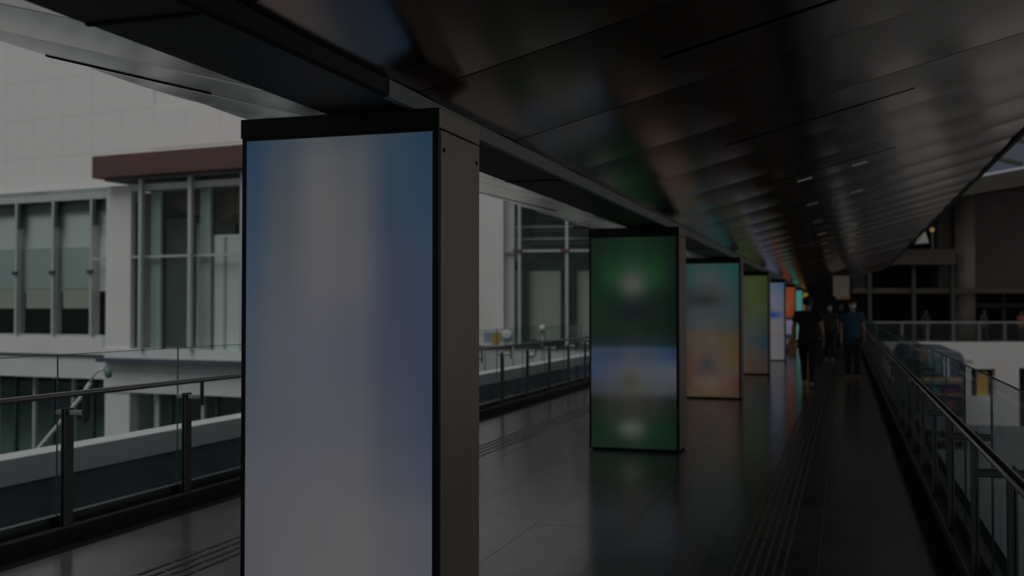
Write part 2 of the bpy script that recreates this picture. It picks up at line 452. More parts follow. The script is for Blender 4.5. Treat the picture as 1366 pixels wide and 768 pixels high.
# nearest: pale blue and white glow
kiosk(0, 'tall lit kiosk nearest the camera, pale blue and white glowing screen', [
    (0.00, [(22, 56, 90), (46, 66, 86), (72, 77, 85), (60, 72, 84), (38, 62, 84), (20, 58, 92)]),
    (0.06, [(24, 58, 92), (56, 70, 84), (84, 85, 88), (72, 79, 86), (38, 62, 84), (24, 58, 92)]),
    (0.14, [(30, 62, 92), (62, 72, 82), (88, 87, 90), (80, 82, 86), (38, 60, 84), (30, 58, 92)]),
    (0.26, [(44, 70, 92), (70, 77, 86), (87, 86, 92), (84, 84, 90), (48, 62, 84), (42, 62, 92)]),
    (0.42, [(56, 72, 94), (76, 78, 92), (78, 80, 96), (72, 76, 92), (52, 62, 86), (44, 60, 88)]),
    (0.56, [(66, 76, 92), (78, 80, 92), (80, 82, 95), (78, 80, 94), (60, 68, 88), (48, 64, 88)]),
    (0.66, [(78, 82, 92), (82, 83, 93), (84, 85, 95), (84, 84, 92), (68, 73, 88), (58, 70, 92)]),
    (0.76, [(80, 82, 90), (86, 86, 92), (88, 88, 92), (90, 89, 92), (82, 82, 92), (76, 78, 94)]),
    (1.00, [(80, 81, 88), (88, 88, 92), (92, 91, 92), (92, 91, 92), (88, 88, 92), (82, 84, 94)])], [
    (.32, .40, .25, .10, (80, 80, 98), .35)], .95, .64)
kiosk(1, 'lit kiosk second from the camera, green screen with blue sky band', [
    (0.00, [(10, 40, 22), (12, 48, 24), (20, 62, 30), (12, 46, 26), (8, 36, 24)]),
    (0.18, [(10, 50, 22), (22, 84, 34), (40, 84, 48), (22, 84, 36), (10, 42, 26)]),
    (0.32, [(16, 58, 22), (14, 50, 26), (20, 44, 40), (10, 42, 26), (6, 32, 20)]),
    (0.44, [(18, 54, 26), (14, 54, 26), (22, 54, 32), (14, 46, 26), (8, 34, 22)]),
    (0.50, [(26, 52, 44), (30, 50, 52), (40, 58, 58), (34, 56, 60), (20, 42, 44)]),
    (0.54, [(60, 88, 122), (66, 88, 115), (80, 98, 118), (66, 92, 126), (46, 76, 126)]),
    (0.64, [(72, 98, 132), (90, 100, 124), (108, 112, 122), (104, 112, 126), (100, 112, 132)]),
    (0.72, [(72, 82, 98), (90, 94, 100), (100, 102, 94), (98, 104, 108), (88, 96, 108)]),
    (0.78, [(36, 42, 36), (60, 64, 54), (72, 72, 62), (56, 60, 54), (34, 42, 38)]),
    (0.84, [(24, 48, 28), (50, 60, 46), (62, 66, 56), (44, 58, 44), (18, 44, 24)]),
    (0.92, [(10, 52, 22), (24, 62, 36), (60, 80, 64), (20, 60, 34), (10, 50, 24)]),
    (1.00, [(22, 56, 36), (26, 56, 38), (36, 60, 44), (24, 54, 36), (16, 46, 32)])], [
    (.50, .225, .17, .065, (122, 118, 116), .85), (.50, .36, .20, .035, (18, 28, 44), .8), (.47, .68, .10, .06, (92, 88, 62), .6), (.47, .905, .16, .04, (122, 134, 122), .7)], .62, .85)
kiosk(2, 'lit kiosk with a teal upper half and orange lower half', [
    (0.00, [(24, 74, 72), (44, 78, 76), (46, 78, 75), (32, 78, 75), (16, 82, 75)]),
    (0.12, [(32, 70, 72), (58, 76, 76), (64, 80, 76), (48, 77, 76), (22, 76, 75)]),
    (0.20, [(38, 60, 64), (54, 64, 64), (60, 67, 65), (56, 70, 72), (28, 72, 75)]),
    (0.28, [(38, 54, 58), (44, 52, 54), (48, 54, 54), (52, 66, 67), (34, 69, 73)]),
    (0.36, [(46, 64, 69), (54, 69, 74), (56, 71, 75), (52, 71, 74), (42, 69, 74)]),
    (0.46, [(50, 62, 66), (64, 72, 72), (69, 76, 74), (59, 70, 69), (48, 62, 64)]),
    (0.54, [(78, 64, 48), (82, 72, 56), (84, 77, 64), (80, 69, 51), (82, 62, 38)]),
    (0.70, [(72, 54, 40), (85, 69, 54), (85, 69, 59), (90, 72, 54), (88, 64, 33)]),
    (0.80, [(82, 48, 33), (78, 62, 54), (80, 66, 59), (90, 74, 62), (85, 64, 43)]),
    (0.90, [(69, 48, 36), (87, 74, 62), (95, 80, 67), (92, 69, 54), (80, 49, 36)]),
    (1.00, [(82, 56, 38), (85, 64, 44), (88, 66, 48), (85, 61, 43), (78, 51, 36)])], [
    (.32, .27, .25, .04, (42, 42, 42), .6), (.42, .75, .12, .05, (54, 54, 68), .8)], .80, .8)
kiosk(3, 'lit kiosk with an olive green screen fading to brown', [
    (0.00, [(54, 62, 44), (60, 72, 40), (62, 76, 36), (54, 66, 34)]),
    (0.35, [(52, 58, 44), (60, 72, 44), (62, 78, 40), (56, 70, 36)]),
    (0.55, [(54, 66, 58), (60, 74, 62), (54, 70, 60), (44, 60, 52)]),
    (0.68, [(60, 68, 62), (64, 72, 66), (52, 62, 66), (28, 52, 76)]),
    (0.78, [(66, 64, 56), (72, 68, 54), (66, 60, 50), (50, 54, 56)]),
    (1.00, [(78, 66, 52), (76, 60, 44), (70, 54, 40), (66, 50, 38)])], [
    (.3, .33, .2, .05, (56, 46, 40), .5)], .78, .8)
kiosk(4, 'lit kiosk with a white and pale blue screen and a blue blot', [
    (0.00, [(84, 92, 110), (90, 96, 112), (74, 92, 118), (50, 86, 124)]),
    (0.25, [(96, 98, 112), (104, 104, 116), (98, 100, 116), (84, 92, 114)]),
    (0.50, [(96, 94, 104), (102, 98, 106), (104, 100, 106), (96, 94, 104)]),
    (1.00, [(96, 94, 98), (100, 97, 100), (100, 97, 100), (96, 94, 98)])], [
    (.35, .36, .22, .05, (8, 40, 120), 1.4 * .7), (.65, .42, .26, .04, (10, 50, 124), .95), (.5, .67, .5, .012, (110, 60, 50), .5), (.3, .79, .25, .012, (110, 60, 60), .5)], .86, .85)
kiosk(5, 'lit kiosk with an orange upper screen above white, sixth from camera', [
    (0.00, [(92, 46, 26), (106, 50, 24), (110, 52, 24)]),
    (0.46, [(96, 48, 30), (110, 54, 34), (98, 44, 20)]),
    (0.49, [(30, 20, 20), (26, 18, 20), (16, 10, 12)]),
    (0.53, [(86, 88, 112), (92, 94, 116), (88, 90, 110)]),
    (0.72, [(88, 86, 104), (90, 88, 106), (80, 80, 98)]),
    (0.77, [(22, 20, 28), (20, 20, 26), (20, 20, 26)]),
    (0.84, [(70, 60, 66), (80, 70, 74), (66, 58, 66)]),
    (0.95, [(26, 26, 32), (24, 24, 30), (22, 22, 28)]),
    (1.00, [(26, 26, 32), (24, 24, 30), (22, 22, 28)])], [(.5, .28, .25, .09, (112, 82, 72), .7)])
kiosk(6, 'far lit kiosk with a bright turquoise screen beyond the orange one', [
    (0.00, [(30, 104, 96), (50, 116, 108), (50, 112, 104)]),
    (0.50, [(40, 104, 98), (56, 112, 106), (54, 110, 104)]),
    (1.00, [(84, 84, 84), (96, 94, 92), (90, 88, 84)])], [])
kiosk(7, 'farthest lit kiosk, yellow screen just above the black-shirted walker', [
    (0.00, [(110, 88, 20), (116, 92, 20)]), (0.5, [(100, 70, 26), (100, 66, 28)]), (1.00, [(80, 56, 40), (80, 56, 40)])], [])

# ------------------------------------------------------------------ left building (white, with maroon porch)
GZ = -6.0
tag(MB().box(-120, 120, -40, 160, GZ - .5, GZ).build('ground', M_asphalt), 'dark street level far below the bridge', kind='structure')
A = empty('white_building', (-18, 28, 0), math.radians(-6.3))
tag(A, 'white building with tall windows and maroon porch left of the walkway', 'building')
# wall core behind cladding (with window band opening)
MB().box(-40, -5.0, .35, .6, 5.45, 12).box(-5.0, 7.5, .35, .6, 6.2, 8.4).build('wall', M_white, A)
MB().box(-40, .3, 12, 12.4, GZ, 5.6).build('back_wall', M_int, A)
MB().box(-40, .3, .3, 12, 5.5, 5.7).build('ceiling_slab', M_int, A)
# cladding panels
c0 = None
for i in range(-14, 7):
    for j in range(8):
        x = i * 1.36 - 1; z = 5.52 + j * 1.36
        if x > -4.5 and (z < 6.3 or z > 7): continue
        if z + 1.36 > 12.4: continue
        if c0 is None: c0 = MB().box(.003, 1.357, .335, .349, .003, 1.357).build('cladding_panel', M_white, A); o = c0
        else: o = inst(c0, 'cladding_panel', A, (0, 0, 0))
        o.location = (x, 0, z)
# window band: header, transom, sill, mullions, panes
MB().box(-30, -4.2, -.05, .3, 5.28, 5.50).build('window_header', M_frost, A)
MB().box(-30, -4.2, .1, .32, 4.95, 5.28).build('blind_box', M_mulld, A)
MB().box(-30, -4.2, .0, .3, .62, .74).build('window_sill', M_mull, A)
MB().box(-30, -4.2, -.3, 9, .0, .62).build('upper_floor_edge', M_white2, A)
MB().box(-30, -3.2, -.55, .3, -.68, .04).build('floor_slab', M_white2, A)
MB().box(-30, -3.2, -.62, -.1, .04, .10).build('slab_drip', M_mulld, A)
mu = pn = fr = hd = None
for i in range(13):
    x = -5.98 - 1.745 * i
    if mu is None:
        mu = MB().box(-.05, .05, -.12, .25, .7, 5.3).build('mullion', M_mull, A)
        hd = MB().box(.06, .17, -.1, .07, 4.4, 5.28).build('fin', M_mulld, A)
        pn = MB().box(-1.69, -.055, .08, .10, .74, 4.95).build('pane', M_win, A)
        fr = MB().box(-1.60, -.12, .17, .20, 2.3, 3.7).build('frosted_panel', M_frost, A)
        bl = MB().box(-1.55, -.20, .17, .21, 1.62, 2.28).build('blind', M_beige, A)
        spd = MB().box(-.09, .11, -.2, -.1, 2.78, 2.90).build('clamp', M_mulld, A)
        L = (mu, hd, pn, fr, bl, spd)
        for o in L: o.location = (x, 0, 0)
    else:
        for s in L: inst(s, s.name.split('.')[0], A, (x, 0, 0))
# left windows: white panel added as the pale sky reflection; dark room below
MB().box(-30, -4.2, .24, .28, 2.2, 4.95).build('inner_panel', M_white, A)
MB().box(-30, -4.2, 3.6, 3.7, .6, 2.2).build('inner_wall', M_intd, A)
# corner return between window band and porch
MB().box(-4.25, -3.5, -.05, .3, -.9, 5.5).build('corner_pier', M_white2, A)
MB().box(-5.0, -4.3, .4, .5, .7, 5.0).build('corner_glass', M_frost, A)
MB().box(-5.93, -3.6, -.14, -.06, 3.22, 3.30).build('transom', M_mull, A)
# porch
MB().box(-3.10, 7.5, -2.85, .3, 5.5, 6.16).build('porch_roof', M_maroon, A, .02)
MB().box(-2.95, 7.5, -2.5, .3, 5.44, 5.5).build('porch_soffit', M_int, A)
MB().box(-3.06, 7.5, -2.25, -1.95, 5.13, 5.32).build('porch_lintel', M_white2, A)
MB().box(-3.07, -2.09, -2.3, -1.4, GZ, 5.14).build('porch_column', M_white2, A)
MB().box(-3.07, 7.5, -2.35, 0.3, -.88, .42).build('porch_floor', M_white2, A)
MB().box(-3.0, 7.5, -2.75, -2.3, .02, .14).build('canopy_rail', mat('blue_grey_rail', (.12, .15, .19), .4, .5), A)
mu2 = None
for x in (-1.55, .31, 2.18, 4.05, 5.9):
    if mu2 is None:
        mu2 = MB().box(-.06, .06, -2.5, -2.38, .42, 5.44).build('porch_fin', M_mull, A)
        mu3 = MB().box(.06, .42, -2.1, -2.0, .42, 5.15).build('fin_glass', M_frost, A)
        mu4 = MB().box(.30, .42, -2.0, -1.85, .42, 5.14).build('dark_mullion', M_mulld, A)
        mu5 = MB().box(-1.80, -.07, -2.16, -2.14, .42, 5.14).build('pane', M_win, A)
        L2 = (mu2, mu3, mu4, mu5)
        for o in L2: o.location = (x, 0, 0)
    else:
        for s in L2: inst(s, s.name.split('.')[0], A, (x, 0, 0))
MB().box(-2.09, 7.5, -2.28, -2.20, 3.12, 3.19).build('transom', M_mull, A)
MB().box(-2.09, -1.95, -2.1, -1.95, .5, 4.8).build('dark_mullion', M_mulld, A)
MB().box(-2.0, .55, -.9, -.8, .42, 4.4).build('inner_wall', M_int, A)
for x in (-1.0, -.35): MB().box(x, x + .12, -1.1, -.9, .42, 4.3).build('inner_mullion', M_mulld, A)
MB().box(-.62, -.5, -1.1, -.9, .42, 4.2).build('inner_mullion', M_mull, A)
MB().box(.75, 2.6, -1.95, -1.90, .42, 3.75).build('inner_panel', M_white, A)
MB().box(1.12, 1.22, -1.98, -1.95, .45, 3.7).build('inner_stripe', M_beige, A)
MB().prism([(-2.0, 4.95), (.6, 4.15), (2.6, 4.9), (2.6, 5.1), (-2.0, 5.1)], 'y', -1.6, .6).build('inner_ceiling', mat('warm_soffit', (.20, .14, .10), .6), A)
# lower storey
MB().box(-30, -3.2, .1, .13, GZ + 2.4, -.7).build('lower_glass', M_wind, A)
MB().box(-2.1, 7.5, -1.95, -1.92, GZ + 1, -.9).build('lower_glass', M_wind, A)
MB().box(-30, 6.8, 1.2, 1.3, GZ, -.9).build('lower_wall', M_int, A)
MB().box(-30, 6.8, -.05, 2.7, GZ, GZ + 1.0).build('plinth', M_white2, A)
MB().box(-30, 6.8, .3, 2.7, -1.0, -.9).build('lower_ceiling', M_int, A)
lm = None
for x, dk in [(-3.3 - .9 * i, i % 2) for i in range(14)]:
    MB().box(x, x + .1, -.02, .1, GZ + 1, -.7).build('lower_mullion', M_mulld if dk else M_frost, A)
for x, dk in ((-1.3, 0), (-.8, 1), (.4, 0), (.9, 1), (2.2, 0)):
    MB().box(x, x + .1, -2.05, -1.95, GZ + 1, -.9).build('lower_mullion', M_mulld if dk else M_frost, A)
MB().box(-8.0, -7.3, 1.2, 1.3, -2.3, -1.0).build('yellow_notice', mat('dull_yellow', (.30, .25, .08), .6), A)

# street lamp in front of the white building
lamp = empty('street_lamp', (-14.97, 16.0, GZ)); tag(lamp, 'thin pale leaning lamp post with curved head seen through the left glass', 'lamp')
z0 = -GZ
MB().tube([(-4.3, 0, 0), (0, 0, z0 - 1.23 - .2), (1.0, 0, z0 - .42), (1.38, 0, z0 - .02), (1.55, 0, z0 + .22)], .04, 8).build('pole', M_white2, lamp)
MB().tube([(1.55, 0, z0 + .22), (1.62, 0, z0 + .36), (1.74, 0, z0 + .46), (1.88, 0, z0 + .49)], .025, 8).build('arm', M_white2, lamp)
MB().tube([(1.88, 0, z0 + .52), (1.95, 0, z0 + .44), (1.98, 0, z0 + .33)], [.03, .08, .05], 10).build('lamp_head', mat('green_grey_lamp', (.20, .26, .25), .5), lamp)

# ------------------------------------------------------------------ glass pavilion beyond first kiosk
B = empty('glass_pavilion', (-18, 40, 0), math.radians(12))
tag(B, 'glass fronted pavilion with white column seen between the first two kiosks', 'building')
MB().box(2.9, 4.57, -.2, 1.2, GZ, 6.6).build('column', M_white2, B)
MB().box(4.57, 5.0, .1, .4, -.3, 6.4).build('pilaster', M_frost, B)
MB().box(2.0, 10.3, .0, .35, -1.6, -.22).build('floor_slab', M_white2, B)
MB().box(4.6, 10.3, -.05, .1, 6.3, 6.6).build('roof_edge', M_white2, B)
MB().box(7.45, 10.3, -.5, 1.0, 5.0, 5.25).build('red_eave', M_maroon, B)
mm = None
for x in (5.23, 7.2):
    if mm is None:
        mm = MB().box(-.06, .06, -.15, .05, -.2, 6.3).build('mullion', M_mull, B)
        md = MB().box(.12, .30, .1, .5, -.2, 3.9).build('dark_mullion', M_mulld, B)
        mp_ = MB().box(.06, 1.90, .0, .02, -.2, 6.3).build('pane', M_win, B)
        mc = MB().box(-.25, .12, -.2, -.1, 3.94, 4.08).build('clamp', mat('dull_red', (.16, .07, .07), .5), B)
        L3 = (mm, md, mp_, mc)
        for o in L3: o.location = (x, 0, 0)
    else:
        for s in L3: inst(s, s.name.split('.')[0], B, (x, 0, 0))
for z in (3.97, 4.53, 5.04):
    MB().box(4.6, 10.3, -.08 if z < 4 else .7, .0 if z < 4 else .8, z, z + (.09 if z < 4 else .06)).build('transom', M_mull, B)
MB().box(4.6, 10.3, .9, 1.2, 3.25, 3.62).build('inner_beam', M_mulld, B)
MB().box(5.6, 6.9, .6, .65, .3, 3.2).build('inner_panel', M_beige, B)
MB().box(7.6, 9.0, .6, .65, .3, 3.2).build('inner_panel', M_beige, B)
MB().box(4.0, 10.3, 4.0, 4.2, -1, 7.0).build('inner_wall', mat('interior_green', (.15, .18, .15), .8, 0, .4, .8), B)
MB().box(4.0, 10.3, .3, 4.2, 6.6, 6.8).build('roof', M_int, B)
for k in range(7):
    MB().box(5.5, 8.6, 1.6 + .2 * k, 1.75 + .2 * k, 4.2 + .28 * k - .06, 4.2 + .28 * k).build('stair_tread', M_int, B)
MB().box(2.2, 10.3, -1.5, -1.4, -.9, .05).build('terrace_parapet', M_white2, B)
MB().box(2.2, 10.3, -1.5, 0, -1.2, -.9).build('terrace_floor', M_white2, B)
MB().box(2.2, 10.3, -1.6, -1.4, .05, .12).build('parapet_cap', M_mulld, B)
# white wall closing the view behind both buildings
tag(MB().box(-20, 10.5, 0, .5, GZ, 22).build('white_block', M_white, None, 0, (-19, 52, 0)), 'plain white tower block rising behind the glass pavilion', 'building')
# banner and globe lamps on the pavilion terrace
bn = empty('terrace_banner', (-18 + 4.63 * math.cos(math.radians(12)) + .5, 38.2, -.9), math.radians(12)); tag(bn, 'small pale blue banner with an orange patch beyond the left handrail', 'banner')
MB().box(-.45, .75, 0, .04, 1.2, 1.6).build('board', mat('banner_blue', (.36, .44, .52), .6), bn)
MB().box(-.12, .2, -.01, .0, 1.1, 1.55).build('orange_patch', mat('banner_orange', (.62, .34, .06), .6), bn)
MB().ball((.45, -.05, 1.5), (.2, .05, .2)).build('white_disc', M_white, bn)
for x in (-.4, .7): MB().tube([(x, .02, 0), (x, .02, 1.2)], .02, 6).build('leg', M_steel, bn)
for (x, y, z, h, lb) in ((-11.0, 38.0, .85, 1.75, 'upper small white globe lamp beyond the left handrail beside the green kiosk'), (-11.42, 38.0, -.15, .75, 'lower small white globe lamp beyond the left handrail beside the green kiosk')):
    g_ = empty('globe_lamp', (x, y, z - h)); tag(g_, lb, 'lamp')
    MB().ball((0, 0, h), .14).build('globe', M_white, g_)
    MB().tube([(0, 0, 0), (0, 0, h - .13)], .02, 6).build('pole', M_steel, g_)

# ------------------------------------------------------------------ far right concourse building
FA = math.radians(17.8316)
Dm = 57.0
fx, fy = -math.sin(FA), math.cos(FA)
FR = empty('concourse_building', (fx * Dm, fy * Dm, 0), FA)
tag(FR, 'dark concourse building with white parapet wall across the right background', 'building')
def wall_with_holes(x0, x1, z0, z1, y0, y1, holes):
    mb = MB(); xs = sorted({x0, x1, *[h[0] for h in holes], *[h[1] for h in holes]})
    for a, b in zip(xs, xs[1:]):
        hs = [h for h in holes if h[0] <= a and h[1] >= b]
        zc = z0
        for h in hs: mb.box(a, b, y0, y1, zc, h[2]); zc = h[3]
        mb.box(a, b, y0, y1, zc, z1)
    return mb
wall_with_holes(20.0, 48, GZ, -.22, 0, .5, [(25.28, 26.6, -3.2, -1.7), (27.9, 31.0, -6.0, -1.65)]).build('parapet_wall', mat('parapet_white', (.60, .575, .56), .7, 0, .04, .5), FR)
MB().box(25.7, 26.3, .25, .35, -3.2, -1.85).build('yellow_screen', mat('yellow_paint', (.60, .36, .02), .5), FR)
MB().box(25.0, 27, 1.2, 1.3, -3.6, -1.4).build('recess_wall', M_brown, FR)
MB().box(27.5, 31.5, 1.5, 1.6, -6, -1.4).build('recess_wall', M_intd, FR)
MB().box(24.9, 25.3, -.08, 0, -1.25, -1.05).build('vent', M_frost, FR)
MB().box(20.5, 48, .5, 14, -.6, -.23).build('concourse_floor', M_brown, FR)
# railing of the concourse
MB().box(19.3, 48, .1, .2, .82, .90).build('top_rail', mat('far_top_rail', (.24, .26, .26), .5), FR)
rp = rq = None
for i in range(18):
    x = 20.1 + 1.42 * i
    if rp is None:
        rp = MB().box(-.07, .07, .1, .2, -.22, .82).build('rail_post', mat('far_rail_post', (.11, .11, .105), .5), FR); rq = MB().box(.08, 1.35, .14, .16, -.2, .82).build('rail_glass', M_glass, FR)
        rp.location = rq.location = (x, 0, 0)
    else: inst(rp, 'rail_post', FR, (x, 0, 0)); inst(rq, 'rail_glass', FR, (x, 0, 0))
MB().box(19.4, 48, 2, 13.5, 2.50, 2.78).build('cross_beam', M_brown, FR)
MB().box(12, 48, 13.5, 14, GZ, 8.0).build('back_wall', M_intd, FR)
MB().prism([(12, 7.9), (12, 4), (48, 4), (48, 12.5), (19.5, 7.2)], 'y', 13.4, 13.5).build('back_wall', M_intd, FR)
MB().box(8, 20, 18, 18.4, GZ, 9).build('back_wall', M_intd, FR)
MB().prism([(21.7, 4.1), (24.9, 4.1), (24.9, 4.95), (22.1, 4.95)], 'y', 1, 13.5).build('upper_gallery', M_brown, FR)
MB().tube([(26.39, 3.3, -.2), (26.39, 3.3, 8.3)], .58, 28).build('round_column', M_browncol, FR)
MB().box(25.0, 25.8, 3.6, 4.6, 2.7, 8.0).build('square_column', M_brown, FR)
MB().box(27.2, 48, 6, 6.4, 2.75, 9.2).build('upper_wall', mat('warm_brown_wall', (.16, .12, .105), .6, 0, .2, .4), FR)
M_fm = mat('shop_mullion_grey', (.05, .05, .045), .5)
for x in (22.7, 24.9, 20.2): MB().box(x, x + .18, 1.6, 1.8, -.2, 4.1).build('mullion', M_fm, FR)
for x in (26.6, 29.6, 33): MB().box(x, x + .25, 5.5, 5.7, -.2, 2.5).build('shop_mullion', M_mulld, FR)
MB().box(25.6, 48, 4.6, 4.8, 1.7, 1.95).build('shop_transom', M_fm, FR)
# warm lit signs deep inside
M_warm = mat('warm_lit_panel', (.3, .1, .03), .5, emit=(1, .33, .12), estr=.12)
MB().box(20.6, 22.0, 10, 10.1, 3.2, 3.6).build('lit_panel', M_warm, FR)
MB().box(20.8, 21.6, 10, 10.1, 1.9, 2.4).build('lit_panel', M_warm, FR)
MB().ball((24.4, 3, 6.2), .13).build('spot_lamp', mat('spot_glow', (.5, .3, .1), .5, emit=(1, .6, .25), estr=1.6), FR)
MB().tube([(24.4, 3, 4.95), (24.4, 3, 6.05)], .04, 6).build('lamp_pole', M_frost, FR)
MB().prism([(22.95, 5.3), (23.6, 5.35), (23.4, 6.0)], 'y', 1.5, 1.9).build('flood_lamp', mat('flood_lens', (.6, .6, .55), .4, emit=(.9, .95, .85), estr=.45), FR)
# roof ring and skylight
MB().prism([(19.5, 6.95), (48, 11.9), (48, 12.7), (19.5, 7.5)], 'y', -1, 14).build('roof_slab', M_brown, FR)
MB().prism([(19.5, 6.89), (48, 11.68), (48, 13.05), (19.5, 7.63)], 'y', -1.5, -1).build('roof_ring', mat('ring_beam_brown', (.065, .055, .045), .6), FR)
sky = empty('skylight', (fx * 58, fy * 58, 0), FA); tag(sky, 'slanted glazed skylight with slim bars at the upper right edge', 'skylight')
gl = glass('skylight_glass', (.50, .52, .58))
def seg(mb, xa, za, xb, zb, th): return mb.prism([(xa, za), (xb, zb), (xb, zb + th), (xa, za + th)], 'y', -.08, .08)
def zr(x): return 7.85 + (x - 19.5) * .19
bars = [(11.5, -.21), (10.3, -.26), (12.8, -.2), (14.1, -.2), (15.4, -.2), (16.8, -.2)]
MB().prism([(19.5, zr(19.5)), (48, zr(48)), (48, 26), (19.5, 26)], 'y', -.02, .02).build('pane', gl, sky)
for z25, sl in bars:
    x0 = 22.0; x1 = min(48, 26 + (z25 - zr(26)) / (.19 - sl))
    seg(MB(), x0, z25 + sl * (x0 - 26), x1, z25 + sl * (x1 - 26), .22).build('glazing_bar', mat('glazing_bar_green', (.07, .072, .05), .5), sky)

# hanging sign near the end of the ceiling
hs = empty('hanging_sign', (fx * 40 + math.cos(FA) * 12.73, fy * 40 + math.sin(FA) * 12.73, 0), FA)
tag(hs, 'plain beige square sign hanging above the walkers at the far end', 'sign')
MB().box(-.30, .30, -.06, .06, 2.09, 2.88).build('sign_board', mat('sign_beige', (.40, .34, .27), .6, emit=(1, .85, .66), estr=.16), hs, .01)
for x in (-.25, .25): MB().tube([(x, 0, 2.88), (x, 0, 3.04 + .25 * x)], .02, 6).build('hanger', M_steeld, hs)
# far entrance hall where the bridge ends
hall = empty('entrance_hall', (-2.0, 57.5, 0)); tag(hall, 'dark entrance hall closing the far end of the walkway', 'building')
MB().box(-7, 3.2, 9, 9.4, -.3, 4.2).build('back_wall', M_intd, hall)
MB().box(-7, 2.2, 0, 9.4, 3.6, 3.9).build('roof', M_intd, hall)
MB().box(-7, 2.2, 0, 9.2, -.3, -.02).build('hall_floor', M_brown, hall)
for x, dx, c in ((-.6, .5, (1, .4, .15)), (1.5, .8, (1, .55, .3)), (-2.6, .3, (.9, .95, 1))):
    MB().box(x, x + dx, 8.7, 8.85, 2.2, 2.5).build('lit_shopfront', mat('shop_glow' + str(dx), (.2, .1, .05), .5, emit=c, estr=.35), hall)

# lower street on the right: pale paving and a wall
tag(MB().box(1.2, 34, 3, 59, GZ, -4.45).build('pavement', M_pave), 'raised street paving below the right balustrade', kind='structure')

# double decker bus on the street right of the bridge
bus = empty('double_decker_bus', (3.63, 48.2, -4.45))
tag(bus, 'double decker bus in the street below, seen head-on through the right balustrade', 'bus')
M_bus = mat('bus_dark_blue', (.10, .115, .14), .35, 0, .1, 1)
M_busw = mat('bus_window', (.015, .028, .045), .3)
M_tan = mat('bus_tan_band', (.40, .28, .12), .5)
MB().prism([(-1.25, .35), (1.25, .35), (1.25, 3.85), (1.15, 4.12), (.95, 4.25), (-.95, 4.32), (-1.15, 4.18), (-1.25, 3.9)], 'y', 0, 8.6).build('body', M_bus, bus, .05)
MB().box(-1.12, .38, -.04, .02, 3.18, 3.92).build('windscreen', M_busw, bus, .02)
MB().box(.66, 1.14, -.04, .02, 3.18, 3.86).build('windscreen', M_busw, bus, .02)
MB().box(.40, .64, -.05, .02, 3.12, 3.98).build('pale_pillar', M_frost, bus)
MB().box(-1.2, 1.2, -.03, .02, 2.94, 3.10).build('front_band', M_tan, bus)
MB().box(-1.15, 1.15, -.04, .02, 1.55, 2.82).build('windscreen', M_busw, bus, .02)
MB().box(-.5, 1.15, -.045, .0, 2.30, 2.42).build('lower_band', mat('bus_brick_band', (.20, .11, .08), .5), bus)
MB().box(-1.0, 1.0, -.04, .02, .55, .80).build('bumper', M_blackmatte, bus)
w_ = None
for k in range(7):
    for z0_, z1_ in ((3.2, 3.85), (1.7, 2.6)):
        m_ = MB().box(-1.28, -1.24, .35 + 1.15 * k, 1.35 + 1.15 * k, z0_, z1_)
        m_.build('window', M_busw, bus)
for y in (1.6, 6.6):
    for x0_ in (-1.27, 1.05): MB().tube([(x0_, y, .48), (x0_ + .22, y, .48)], .48, 20).build('wheel', M_blackmatte, bus)

